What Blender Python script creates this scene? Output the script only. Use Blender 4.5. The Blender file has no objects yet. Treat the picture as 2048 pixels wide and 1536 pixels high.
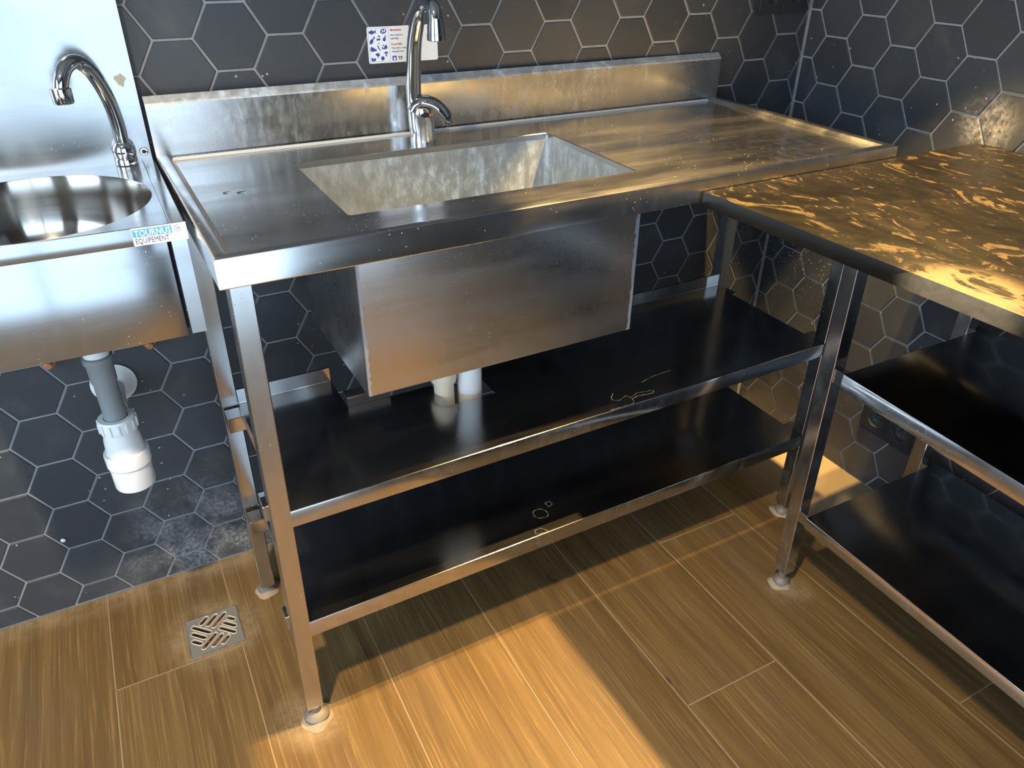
import bpy, bmesh, math, random
from mathutils import Vector, Matrix
random.seed(7)
SC = bpy.context.scene
COL = SC.collection
PI = math.pi

# ------------------------------------------------------------------ camera, world, lights, exposure
cam_d = bpy.data.cameras.new('camera')
cam = bpy.data.objects.new('camera', cam_d)
COL.objects.link(cam)
cam_d.sensor_width = 36.0
cam_d.lens = 26.612
cam_d.clip_start = 0.02
RC = ((0.8833289, -0.4687062, 0.0066697), (-0.2356793, -0.4563732, -0.8580086), (0.4051978, 0.7563319, -0.513592))
M = Matrix((RC[0], [-v for v in RC[1]], [-v for v in RC[2]])).transposed().to_4x4()
M.translation = Vector((-0.8605, -1.4230, 1.2259))
cam.matrix_world = M
SC.camera = cam

w = bpy.data.worlds.new('world')
SC.world = w
w.use_nodes = True
bg = w.node_tree.nodes['Background']
bg.inputs[0].default_value = (0.62, 0.80, 1.0, 1)
bg.inputs[1].default_value = 2.2

SC.view_settings.view_transform = 'Standard'
SC.view_settings.look = 'None'
SC.view_settings.exposure = 0.0
SC.view_settings.gamma = 1.0
SC.view_settings.use_curve_mapping = False
SC.cycles.use_denoising = True
SC.cycles.max_bounces = 12
SC.cycles.glossy_bounces = 8
SC.cycles.sample_clamp_indirect = 6.0

def lamp(name, kind, loc, energy, color, target=None, **kw):
    d = bpy.data.lights.new(name, kind)
    d.energy = energy
    d.color = color
    for k, v in kw.items():
        setattr(d, k, v)
    o = bpy.data.objects.new(name, d)
    COL.objects.link(o)
    o.location = loc
    if target is not None:
        o.rotation_euler = (Vector(target) - Vector(loc)).to_track_quat('-Z', 'Y').to_euler()
    return o

WARM = (1.0, 0.62, 0.215)
# two bulbs of the low warm lamp over the right-hand worktop
lamp('warm_lamp', 'SPOT', (0.28, -0.555, 2.03), 270, WARM, (0.125, -0.60, 0.0), spot_size=math.radians(51.8), spot_blend=0.08, shadow_soft_size=0.012)
lamp('warm_lamp', 'SPOT', (0.28, -0.645, 2.03), 270, WARM, (0.125, -0.68, 0.0), spot_size=math.radians(51.8), spot_blend=0.08, shadow_soft_size=0.012)
# ceiling downlight towards the hand basin
lamp('ceiling_spot', 'SPOT', (-1.25, -1.35, 2.45), 330, (1.0, 0.76, 0.46), (-0.95, -0.75, 0.0), spot_size=math.radians(75), spot_blend=0.8, shadow_soft_size=0.05)
# daylight falling through the shop window behind the camera
lamp('window_daylight', 'AREA', (-1.10, -2.27, 1.055), 10.3, (0.66, 0.86, 1.0), (-1.10, 0, 1.055), shape='RECTANGLE', size=1.6, size_y=2.09)
# and through the side window on the left
lamp('window_daylight', 'AREA', (-2.58, -1.35, 1.25), 58, (0.70, 0.86, 1.0), (0, -1.35, 1.25), shape='RECTANGLE', size=1.4, size_y=1.9)

# ------------------------------------------------------------------ helpers
def tag(o, label=None, cat=None, group=None, kind=None):
    if label: o['label'] = label
    if cat: o['category'] = cat
    if group: o['group'] = group
    if kind: o['kind'] = kind
    return o

def obj(name, bm, mat, parent=None, smooth=None, loc=None):
    if isinstance(bm, bmesh.types.BMesh):
        bmesh.ops.recalc_face_normals(bm, faces=bm.faces)
        me = bpy.data.meshes.new(name)
        bm.to_mesh(me)
        bm.free()
        for m_ in (mat if isinstance(mat, (list, tuple)) else [mat]):
            me.materials.append(m_)
        if smooth:
            for p in me.polygons: p.use_smooth = True
            me.set_sharp_from_angle(angle=math.radians(smooth))
    else:
        me = bm
    o = bpy.data.objects.new(name, me)
    COL.objects.link(o)
    if parent: o.parent = parent
    if loc is not None: o.location = loc
    return o

def empty(name, loc=(0, 0, 0), rz=0.0):
    o = bpy.data.objects.new(name, None)
    COL.objects.link(o)
    o.location = loc
    o.rotation_euler = (0, 0, rz)
    o.empty_display_size = 0.05
    return o

def box(bm, lo, hi, bev=0.0, seg=2, xf=None):
    vs = [bm.verts.new((x, y, z)) for x in (lo[0], hi[0]) for y in (lo[1], hi[1]) for z in (lo[2], hi[2])]
    F = [(0, 1, 3, 2), (4, 6, 7, 5), (0, 4, 5, 1), (2, 3, 7, 6), (0, 2, 6, 4), (1, 5, 7, 3)]
    fs = [bm.faces.new([vs[i] for i in f]) for f in F]
    if xf:
        for v in vs: v.co = xf(v.co)
    if bev:
        es = list({e for f in fs for e in f.edges})
        bmesh.ops.bevel(bm, geom=es, offset=bev, segments=seg, affect='EDGES', profile=0.5)

def rect_loop(x0, x1, y0, y1, z): return [(x0, y0, z), (x1, y0, z), (x1, y1, z), (x0, y1, z)]

def rrect(x0, x1, y0, y1, z, r, n=4):
    out = []
    for cx, cy, a0 in ((x0 + r, y0 + r, PI), (x1 - r, y0 + r, 1.5 * PI), (x1 - r, y1 - r, 0), (x0 + r, y1 - r, 0.5 * PI)):
        for k in range(n + 1):
            a = a0 + 0.5 * PI * k / n
            out.append((cx + r * math.cos(a), cy + r * math.sin(a), z))
    return out

def loft(bm, loops, cap0=False, cap1=False, mi=0, closed=True):
    L = [[bm.verts.new(p) for p in l] for l in loops]
    n = len(L[0])
    for a, b in zip(L, L[1:]):
        for i in range(n if closed else n - 1):
            f = bm.faces.new((a[i], a[(i + 1) % n], b[(i + 1) % n], b[i]))
            f.material_index = mi
    if cap0: bm.faces.new(L[0][::-1]).material_index = mi
    if cap1: bm.faces.new(L[-1]).material_index = mi
    return L

def lathe(bm, prof, c=(0, 0, 0), n=28, axis='Z', cap0=True, cap1=True, mi=0):
    loops = []
    for r, h in prof:
        l = []
        for k in range(n):
            a = 2 * PI * k / n
            u, v = r * math.cos(a), r * math.sin(a)
            p = (u, v, h) if axis == 'Z' else ((u, -h, v) if axis == 'Y' else (-h, u, v))
            l.append((c[0] + p[0], c[1] + p[1], c[2] + p[2]))
        loops.append(l)
    return loft(bm, loops, cap0, cap1, mi)

def catmull(P, n=8):
    P = [Vector(p) for p in P]
    Q = [2 * P[0] - P[1]] + P + [2 * P[-1] - P[-2]]
    out = []
    for i in range(1, len(Q) - 2):
        for k in range(n):
            t = k / n
            a, b, c, d = Q[i - 1], Q[i], Q[i + 1], Q[i + 2]
            out.append(0.5 * (2 * b + (c - a) * t + (2 * a - 5 * b + 4 * c - d) * t * t + (3 * b - a - 3 * c + d) * t ** 3))
    out.append(P[-1])
    return out

def tube(bm, path, rad, n=20, cap=True):
    P = [Vector(p) for p in path]
    if not hasattr(rad, '__len__'): rad = [rad] * len(P)
    t0 = (P[1] - P[0]).normalized()
    u = t0.orthogonal().normalized()
    loops = []
    for i, p in enumerate(P):
        t = (P[min(i + 1, len(P) - 1)] - P[max(i - 1, 0)]).normalized()
        u = (u - t * u.dot(t)).normalized()
        v = t.cross(u)
        loops.append([tuple(p + rad[i] * (math.cos(2 * PI * k / n) * u + math.sin(2 * PI * k / n) * v)) for k in range(n)])
    loft(bm, loops, cap, cap)

def holed(bm, outer, holes, z, thick, mi=0):
    """flat plate in the XY plane with holes: top at z, walls down by thick"""
    edges = []
    rims = []
    for pts in [outer] + holes:
        vs = [bm.verts.new((p[0], p[1], z)) for p in pts]
        es = [bm.edges.new((vs[i], vs[(i + 1) % len(vs)])) for i in range(len(vs))]
        edges += es
        rims.append(vs)
    bmesh.ops.triangle_fill(bm, use_beauty=True, use_dissolve=False, edges=edges)
    for vs in rims:
        lo = [bm.verts.new((v.co.x, v.co.y, z - thick)) for v in vs]
        n = len(vs)
        for i in range(n):
            bm.faces.new((vs[i], vs[(i + 1) % n], lo[(i + 1) % n], lo[i])).material_index = mi

def clip(poly, planes):
    for nx, ny, c in planes:              # keep nx*x+ny*y <= c
        out = []
        for i in range(len(poly)):
            a, b = poly[i], poly[(i + 1) % len(poly)]
            da, db = nx * a[0] + ny * a[1] - c, nx * b[0] + ny * b[1] - c
            if da <= 0: out.append(a)
            if (da < 0 < db) or (db < 0 < da):
                t = da / (da - db)
                out.append((a[0] + t * (b[0] - a[0]), a[1] + t * (b[1] - a[1])))
        poly = out
        if len(poly) < 3: return []
    return poly

def area(p): return 0.5 * abs(sum(p[i][0] * p[(i + 1) % len(p)][1] - p[(i + 1) % len(p)][0] * p[i][1] for i in range(len(p))))

def shrink(poly, d):
    """inset a convex polygon given counter-clockwise"""
    if sum(poly[i][0] * poly[(i + 1) % len(poly)][1] - poly[(i + 1) % len(poly)][0] * poly[i][1] for i in range(len(poly))) < 0: poly = poly[::-1]
    pl = []
    for i in range(len(poly)):
        a, b = poly[i], poly[(i + 1) % len(poly)]
        ex, ey = b[0] - a[0], b[1] - a[1]
        l = math.hypot(ex, ey)
        if l < 1e-5: continue
        nx, ny = ey / l, -ex / l
        pl.append((nx, ny, nx * a[0] + ny * a[1] - d))
    return clip(poly, pl)

# ------------------------------------------------------------------ materials
class NT:
    def __init__(s, name):
        s.m = bpy.data.materials.new(name)
        s.m.use_nodes = True
        s.t = s.m.node_tree
        s.b = s.t.nodes['Principled BSDF']
    def n(s, typ, **kw):
        nd = s.t.nodes.new(typ)
        for k, v in kw.items():
            if k.startswith('i_'):
                key = k[2:]
                nd.inputs[int(key) if key.isdigit() else key].default_value = v
            else: setattr(nd, k, v)
        return nd
    def l(s, a, b): s.t.links.new(a, b)
    def coords(s, kind='Object', scale=(1, 1, 1), rot=(0, 0, 0), loc=None):
        if kind == 'World': src = s.n('ShaderNodeNewGeometry').outputs['Position']
        else: src = s.n('ShaderNodeTexCoord').outputs[kind]
        mp = s.n('ShaderNodeMapping')
        mp.inputs['Scale'].default_value = scale
        mp.inputs['Rotation'].default_value = rot
        s.l(src, mp.inputs['Vector'])
        if loc is not None: s.l(loc, mp.inputs['Location'])
        return mp.outputs[0]
    def noise(s, vec, scale, detail=4, rough=0.55, dist=0.0):
        nd = s.n('ShaderNodeTexNoise')
        nd.inputs['Scale'].default_value = scale
        nd.inputs['Detail'].default_value = detail
        nd.inputs['Roughness'].default_value = rough
        nd.inputs['Distortion'].default_value = dist
        if vec is not None: s.l(vec, nd.inputs['Vector'])
        return nd.outputs['Fac']
    def ramp(s, fac, stops):
        nd = s.n('ShaderNodeValToRGB')
        el = nd.color_ramp.elements
        while len(el) < len(stops): el.new(0.5)
        for e, (p, c) in zip(el, stops):
            e.position = p
            e.color = c if len(c) == 4 else (*c, 1)
        s.l(fac, nd.inputs[0])
        return nd.outputs[0]
    def g(s, fac, a, b):                      # smooth 0..1 between a and b
        nd = s.n('ShaderNodeMapRange')
        nd.interpolation_type = 'SMOOTHSTEP'
        nd.inputs['From Min'].default_value = a
        nd.inputs['From Max'].default_value = b
        s.l(fac, nd.inputs['Value'])
        return nd.outputs[0]
    def math(s, op, a, b=None):
        nd = s.n('ShaderNodeMath', operation=op)
        for i, v in enumerate((a, b)):
            if v is None: continue
            if isinstance(v, (int, float)): nd.inputs[i].default_value = v
            else: s.l(v, nd.inputs[i])
        return nd.outputs[0]
    def mix(s, f, a, b):
        nd = s.n('ShaderNodeMix', data_type='RGBA')
        for i, v in ((0, f), (6, a), (7, b)):
            if isinstance(v, (int, float)): nd.inputs[i].default_value = v
            elif isinstance(v, tuple): nd.inputs[i].default_value = (*v, 1) if len(v) == 3 else v
            else: s.l(v, nd.inputs[i])
        return nd.outputs[2]
    def bump(s, h, strength=0.2, dist=0.001):
        nd = s.n('ShaderNodeBump')
        nd.inputs['Strength'].default_value = strength
        nd.inputs['Distance'].default_value = dist
        s.l(h, nd.inputs['Height'])
        s.l(nd.outputs[0], s.b.inputs['Normal'])
    def set(s, **kw):
        for k, v in kw.items():
            i = s.b.inputs[k.replace('_', ' ')]
            if isinstance(v, (int, float)): i.default_value = v
            elif isinstance(v, tuple): i.default_value = (*v, 1) if len(v) == 3 else v
            else: s.l(v, i)
        return s
    def blob(s, c, r0, r1):                   # 1 inside r0, 0 outside r1, around a world point
        g_ = s.n('ShaderNodeNewGeometry').outputs['Position']
        d = s.n('ShaderNodeVectorMath', operation='DISTANCE')
        s.l(g_, d.inputs[0])
        d.inputs[1].default_value = c
        return s.g(d.outputs['Value'], r1, r0)

def plain(name, col, rough=0.5, metal=0.0, **kw):
    m = NT(name).set(Base_Color=col, Roughness=rough, Metallic=metal)
    if kw: m.set(**kw)
    return m.m

def steel(name, base=(0.56, 0.565, 0.57), rough=0.27, aniso=0.55, tangent=(0, 0, 1), brush=(2, 260, 260), stain=0.0, rot=(0, 0, 0), smudge=0.09, dust=0.0, film=0.0):
    m = NT(name)
    v = m.coords('Object', brush, rot)
    br = m.noise(v, 3.0, 3)
    sm = m.noise(m.coords('Object', tuple(3.0 if b < 60 else 16.0 for b in brush), rot), 1.0, 3, 0.5, 0.3)
    r = m.math('ADD', m.math('MULTIPLY', m.g(sm, 0.35, 0.7), smudge), rough - 0.05)
    r = m.math('ADD', r, m.math('MULTIPLY', br, 0.05))
    col = m.mix(m.g(sm, 0.3, 0.75), tuple(c * 1.03 for c in base), tuple(c * 0.93 for c in base))
    met = 1.0
    if stain > 0 or dust > 0:
        fine = m.noise(m.coords('Object', (1, 1, 0.45)), 60.0, 6, 0.75)
        big = m.noise(m.coords('Object'), 5.0, 4, 0.6)
        f = m.math('MULTIPLY', m.g(fine, 0.36, 0.80), m.g(big, 0.25, 0.68))
        f = m.math('ADD', m.math('MULTIPLY', f, stain if stain else dust), film)
        spk = m.n('ShaderNodeTexVoronoi')
        spk.inputs['Scale'].default_value = 130
        m.l(m.coords('Object'), spk.inputs['Vector'])
        sp = m.math('MULTIPLY', m.g(spk.outputs['Distance'], 0.13, 0.06), m.g(m.noise(m.coords('Object'), 14, 2), 0.52, 0.62))
        f = m.math('MAXIMUM', f, m.math('MULTIPLY', sp, 0.75))
        fc_ = m.mix(m.g(fine, 0.35, 0.68), (0.18, 0.235, 0.30), (0.52, 0.64, 0.76))
        col = m.mix(f, col, fc_)
        r = m.math('ADD', r, m.math('MULTIPLY', f, 0.35))
        met = m.math('SUBTRACT', 1.0, m.math('MULTIPLY', f, 0.85))
    m.set(Base_Color=col, Roughness=r, Metallic=met, Anisotropic=aniso)
    tv = m.n('ShaderNodeCombineXYZ', i_0=tangent[0], i_1=tangent[1], i_2=tangent[2])
    m.l(tv.outputs[0], m.b.inputs['Tangent'])
    return m.m

MAT = {}
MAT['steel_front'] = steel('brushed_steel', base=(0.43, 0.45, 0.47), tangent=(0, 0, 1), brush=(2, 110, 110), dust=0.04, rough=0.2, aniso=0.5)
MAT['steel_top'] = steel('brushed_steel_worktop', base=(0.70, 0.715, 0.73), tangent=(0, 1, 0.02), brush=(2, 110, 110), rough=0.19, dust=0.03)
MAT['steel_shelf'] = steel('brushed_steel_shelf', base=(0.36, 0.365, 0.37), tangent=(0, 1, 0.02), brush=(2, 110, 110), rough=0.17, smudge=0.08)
MAT['steel_leg'] = steel('brushed_steel_leg', tangent=(0, 0, 1), brush=(70, 70, 1.5), rough=0.19, dust=0.1, aniso=0.0, smudge=0.06)
MAT['steel_lip'] = steel('brushed_steel_lip', tangent=(0, 0, 1), brush=(2, 110, 110), dust=0.1, rough=0.15, aniso=0.0, smudge=0.06)
MAT['rim_metal'] = plain('worn_rim_metal', (0.66, 0.60, 0.50), 0.35, 0.25)
MAT['drain_metal'] = plain('dusty_drain_metal', (0.30, 0.295, 0.27), 0.45, 0.55)
MAT['steel_stained'] = steel('limescaled_steel', base=(0.64, 0.645, 0.65), tangent=(0, 0, 1), brush=(2, 180, 180), stain=0.35, rough=0.2)
MAT['steel_bowl'] = steel('limescaled_bowl_steel', base=(0.52, 0.54, 0.56), tangent=(0, 0, 1), brush=(40, 40, 6), stain=0.95, rough=0.34, aniso=0.2, film=0.42)
MAT['steel_diag'] = steel('scratched_steel', base=(0.54, 0.535, 0.53), tangent=(1, 0, -0.8), brush=(8, 160, 160), rot=(0, 0.7, 0), rough=0.29, dust=0.04, aniso=0.2)
MAT['steel_basin'] = steel('polished_round_bowl', base=(0.55, 0.53, 0.50), tangent=(0, 0, 1), brush=(3, 3, 240), rough=0.14, aniso=0.7)
MAT['chrome'] = plain('chrome', (0.60, 0.61, 0.62), 0.06, 1.0)
MAT['chrome_worn'] = steel('water_marked_chrome', base=(0.70, 0.71, 0.72), rough=0.12, aniso=0, stain=0.5, smudge=0.06)
MAT['white_plastic'] = plain('white_plastic', (0.68, 0.715, 0.74), 0.35)
MAT['grey_plastic'] = plain('grey_plastic', (0.20, 0.225, 0.24), 0.4)
MAT['beige_plastic'] = plain('beige_plastic', (0.66, 0.58, 0.45), 0.4)
MAT['black_plastic'] = plain('black_plastic', (0.022, 0.026, 0.03), 0.32)
MAT['ledge'] = steel('dusty_ledge', base=(0.6, 0.61, 0.62), brush=(40, 40, 40), stain=0.9, film=0.42, aniso=0, rough=0.35)
MAT['worn'] = plain('worn_bright_steel', (0.50, 0.52, 0.54), 0.42, 0.75)  # brighter steel, the painted highlight on the bowl's front corners
MAT['mark'] = plain('dried_water_mark', (0.15, 0.142, 0.12), 0.7)
MAT['water'] = plain('water', (0.9, 0.95, 1.0), 0.03, 0.0, Transmission_Weight=1.0, IOR=1.33)
MAT['grouty'] = plain('dried_glue', (0.38, 0.39, 0.37), 0.8)
MAT['sealant'] = plain('grey_sealant', (0.50, 0.52, 0.53), 0.45)
MAT['dark'] = plain('dark_hollow', (0.01, 0.01, 0.01), 0.8)
MAT['plaster'] = plain('dusty_plaster', (0.27, 0.215, 0.145), 0.95)
MAT['foot'] = plain('dusty_foot_metal', (0.17, 0.155, 0.135), 0.6, 0.4)
MAT['rust'] = plain('rusty_brass', (0.36, 0.17, 0.08), 0.5, 0.4)
MAT['paint'] = plain('painted_wall', (0.30, 0.30, 0.30), 0.8)
MAT['paint_white'] = plain('white_wall_paint', (0.75, 0.76, 0.77), 0.8)
MAT['paint_dark'] = plain('dark_wall_paint', (0.12, 0.11, 0.10), 0.8)
MAT['red'] = plain('red_ink', (0.62, 0.10, 0.08), 0.5)
MAT['blue'] = plain('blue_ink', (0.05, 0.06, 0.33), 0.5)
MAT['ink'] = plain('dark_ink', (0.06, 0.05, 0.12), 0.5)
MAT['sky_ink'] = plain('light_blue_ink', (0.06, 0.30, 0.72), 0.45)
MAT['paper'] = plain('white_print', (0.82, 0.85, 0.87), 0.4)

def tile_mat():
    m = NT('matt_slate_tile')
    oi = m.n('ShaderNodeObjectInfo').outputs['Random']
    W = m.coords('World')
    n1 = m.noise(W, 9, 5, 0.6, 0.3)
    col = m.mix(oi, (0.031, 0.037, 0.046), (0.042, 0.049, 0.059))
    col = m.mix(m.g(n1, 0.5, 0.75), col, (0.062, 0.065, 0.071))
    # powdery haze near the floor drain and above the stone worktop
    cloud = m.noise(W, 13, 6, 0.65)
    fine = m.noise(W, 120, 3, 0.7)
    hz = m.math('MULTIPLY', m.blob((-0.86, 0, 0.07), 0.03, 0.22), m.g(cloud, 0.34, 0.66))
    hz2 = m.math('MULTIPLY', m.blob((0.68, -0.505, 0.905), 0.015, 0.075), m.g(cloud, 0.36, 0.55))
    hz = m.math('MULTIPLY', m.math('MAXIMUM', hz, hz2), m.g(fine, 0.25, 0.75))
    col = m.mix(m.math('MULTIPLY', hz, 0.75), col, (0.42, 0.43, 0.44))
    # plaster flecks
    vo = m.n('ShaderNodeTexVoronoi')
    vo.inputs['Scale'].default_value = 48
    m.l(W, vo.inputs['Vector'])
    fl = m.math('MULTIPLY', m.g(vo.outputs['Distance'], 0.115, 0.06), m.g(m.noise(W, 6, 2), 0.53, 0.60))
    vo2 = m.n('ShaderNodeTexVoronoi')
    vo2.inputs['Scale'].default_value = 110
    m.l(W, vo2.inputs['Vector'])
    fl2 = m.math('MULTIPLY', m.g(vo2.outputs['Distance'], 0.22, 0.12), m.blob((0.69, -0.10, 0.60), 0.08, 0.26))
    fl = m.math('MAXIMUM', fl, fl2)
    col = m.mix(m.math('MULTIPLY', fl, 0.7), col, (0.55, 0.55, 0.52))
    m.set(Base_Color=col, Roughness=m.math('ADD', m.math('MULTIPLY', n1, 0.18), 0.36), Specular_IOR_Level=0.42)
    m.bump(m.math('ADD', m.noise(W, 35, 3), m.math('MULTIPLY', fl, 2.0)), 0.10, 0.0015)
    return m.m
MAT['tile'] = tile_mat()

def grout_mat():
    m = NT('grey_grout')
    W = m.coords('World')
    m.set(Base_Color=m.mix(m.noise(W, 40, 4), (0.16, 0.172, 0.187), (0.32, 0.335, 0.35)), Roughness=0.9)
    m.bump(m.noise(W, 260, 3), 0.3, 0.001)
    return m.m
MAT['grout'] = grout_mat()

def wood_mat():
    m = NT('wood_look_plank')
    oi = m.n('ShaderNodeObjectInfo').outputs['Random']
    off = m.n('ShaderNodeCombineXYZ')
    m.l(m.math('MULTIPLY', oi, 37.0), off.inputs[0])
    m.l(m.math('MULTIPLY', oi, 11.0), off.inputs[1])
    g1 = m.noise(m.coords('World', (34, 1.3, 1), loc=off.outputs[0]), 1.0, 6, 0.6, 0.5)
    g2 = m.noise(m.coords('World', (240, 5, 1), loc=off.outputs[0]), 1.0, 4, 0.6, 0.35)
    big = m.noise(m.coords('World', (5, 2.0, 1), loc=off.outputs[0]), 1.0, 3, 0.5)
    col = m.ramp(g1, [(0.25, (0.078, 0.046, 0.016)), (0.5, (0.126, 0.077, 0.028)), (0.75, (0.174, 0.113, 0.044))])
    col = m.mix(m.math('MULTIPLY', m.g(g2, 0.53, 0.66), 0.5), col, (0.255, 0.17, 0.072))
    col = m.mix(m.math('MULTIPLY', m.g(g2, 0.46, 0.34), 0.38), col, (0.085, 0.055, 0.032))
    col = m.mix(m.math('MULTIPLY', m.g(big, 0.5, 0.75), 0.4), col, (0.105, 0.075, 0.05))
    vo = m.n('ShaderNodeTexVoronoi')
    vo.inputs['Scale'].default_value = 1.0
    m.l(m.coords('World', (4.3, 2.3, 1), loc=off.outputs[0]), vo.inputs['Vector'])
    kn = m.math('MULTIPLY', m.g(vo.outputs['Distance'], 0.11, 0.02), m.g(m.noise(m.coords('World', (60, 30, 1)), 1, 3), 0.35, 0.6))
    col = m.mix(m.math('MULTIPLY', kn, 0.8), col, (0.045, 0.03, 0.02))
    # dust and dried plaster in the corners
    W = m.coords('World')
    dn = m.noise(W, 22, 6, 0.7)
    d = m.math('MAXIMUM', m.blob((-0.77, -0.49, 0), 0.03, 0.09), m.math('MAXIMUM', m.blob((-0.889, -0.206, 0), 0.055, 0.12), m.blob((0.235, -0.665, 0), 0.02, 0.06)))
    sep = m.n('ShaderNodeSeparateXYZ')
    m.l(m.n('ShaderNodeNewGeometry').outputs['Position'], sep.inputs[0])
    d = m.math('MAXIMUM', d, m.g(sep.outputs[1], -0.07, -0.005))
    col = m.mix(m.math('MULTIPLY', m.math('MULTIPLY', d, m.g(dn, 0.25, 0.7)), 0.5), col, (0.34, 0.27, 0.18))
    d2 = m.math('MULTIPLY', m.g(sep.outputs[0], 0.38, 0.60), m.g(sep.outputs[1], -0.75, -0.5))
    col = m.mix(m.math('MULTIPLY', d2, 0.55), col, (0.5, 0.42, 0.3))
    m.set(Base_Color=col, Roughness=m.math('ADD', m.math('MULTIPLY', big, 0.2), 0.40), Specular_IOR_Level=0.35)
    m.bump(m.math('ADD', g1, m.math('MULTIPLY', g2, 0.7)), 0.22, 0.0012)
    return m.m
MAT['wood'] = wood_mat()
MAT['joint'] = plain('dusty_joint', (0.25, 0.19, 0.115), 0.9)

def stone_mat():
    m = NT('black_gold_granite')
    a = m.coords('World', (15, 8, 12), (0, 0, 0.75))
    n0 = m.noise(a, 1.0, 7, 0.6, 1.6)
    b = m.coords('World', (11, 6, 9), (0, 0, 0.7))
    n1 = m.noise(b, 1.0, 8, 0.62, 2.2)
    c = m.coords('World', (95, 38, 60), (0, 0, 0.8))
    n2 = m.noise(c, 1.0, 4, 0.6, 1.4)
    base = m.ramp(n0, [(0.3, (0.0035, 0.0033, 0.0031)), (0.55, (0.0075, 0.0066, 0.0049)), (0.75, (0.017, 0.0135, 0.0092))])
    gold = m.ramp(n2, [(0.3, (0.036, 0.026, 0.014)), (0.6, (0.098, 0.072, 0.039))])
    f = m.g(n1, 0.575, 0.615)
    f2 = m.math('MULTIPLY', m.g(n2, 0.60, 0.66), m.g(n0, 0.42, 0.6))
    patch = m.math('MULTIPLY', m.blob((-0.015, -0.955, 0.865), 0.04, 0.09), m.g(n1, 0.40, 0.46))
    nz = m.n('ShaderNodeSeparateXYZ')
    m.l(m.n('ShaderNodeNewGeometry').outputs['Normal'], nz.inputs[0])
    f = m.math('MAXIMUM', m.math('MULTIPLY', m.math('MAXIMUM', f, f2), m.g(nz.outputs[2], 0.2, 0.8)), patch)
    col = m.mix(f, base, gold)
    col = m.mix(patch, col, m.mix(n2, (0.10, 0.072, 0.038), (0.26, 0.20, 0.125)))
    m.set(Base_Color=col, Roughness=m.math('ADD', m.math('MULTIPLY', n0, 0.25), 0.26), Specular_IOR_Level=0.32)
    m.bump(n2, 0.05, 0.0006)
    return m.m
MAT['stone'] = stone_mat()

# ------------------------------------------------------------------ room shell
XC = 0.690            # the corner between the tiled walls
bm = bmesh.new(); box(bm, (-2.75, -2.4, -0.16), (0.95, 0.2, -0.025))
JOINTS = []
floor = tag(obj('floor', bm, MAT['joint']), kind='structure')
bm = bmesh.new(); box(bm, (-2.75, 0.0025, -0.16), (0.95, 0.15, 2.75))
wall_back = tag(obj('wall_back', bm, MAT['grout']), kind='structure')
RY = 0.0192
bm = bmesh.new()
wl = [(XC + 0.0025 + RY * 0.15, 0.15), (XC + 0.0025 - RY * 2.4, -2.4), (XC + 0.25, -2.4), (XC + 0.25, 0.15)]
loft(bm, [[(x, y, -0.16) for x, y in wl], [(x, y, 2.75) for x, y in wl]], True, True)
wall_right = tag(obj('wall_right', bm, MAT['grout']), kind='structure')
bm = bmesh.new(); box(bm, (-2.75, -2.4, 2.6), (0.95, 0.2, 2.75))
tag(obj('ceiling', bm, MAT['paint']), kind='structure')
bm = bmesh.new(); box(bm, (-2.75, -2.4, -0.16), (-2.6, 0.15, 2.75))
tag(obj('wall_left', bm, MAT['paint_white']), kind='structure')
bm = bmesh.new()
box(bm, (-2.6, -2.38, -0.02), (-1.92, -2.25, 2.6)); box(bm, (-0.28, -2.38, -0.02), (0.66, -2.25, 2.6))
box(bm, (-1.92, -2.38, 2.12), (-0.28, -2.25, 2.6))
tag(obj('wall_front', bm, MAT['paint_dark']), kind='structure')
bm = bmesh.new()
for x in (-1.92, -1.12, -0.32): box(bm, (x, -2.262, 0.0), (x + 0.035, -2.24, 2.12))
tag(obj('window_1', bm, MAT['paint_dark']), kind='structure')

# hexagonal tiles
A = 0.06; AV = 0.98808; H3 = math.sqrt(3) / 2
GAP = 0.0021
def hexpoly(cx, cz, a=A): return [(cx + a * math.cos(PI / 3 * k), cz + a * AV * math.sin(PI / 3 * k)) for k in range(6)]
def tile_bm(poly, mp, bm=None):
    bm = bm or bmesh.new()
    p1 = shrink(poly, GAP); p2 = shrink(poly, GAP + 0.0011)
    if len(p1) != len(p2) or len(p1) < 3: return bm
    loft(bm, [[mp(u, v, -0.003) for u, v in p1], [mp(u, v, -0.0009) for u, v in p1], [mp(u, v, 0.0) for u, v in p2]], False, True)
    return bm

def in_view(P, m=60):
    q = [sum(RC[r][k] * (P[k] - (-0.8605, -1.4230, 1.2259)[k]) for k in range(3)) for r in range(3)]
    if q[2] < 0.05: return False
    u, v = 1024 + 1513.94 * q[0] / q[2], 768 + 1513.94 * q[1] / q[2]
    return -m < u < 2048 + m and -m < v < 1536 + m

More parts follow.
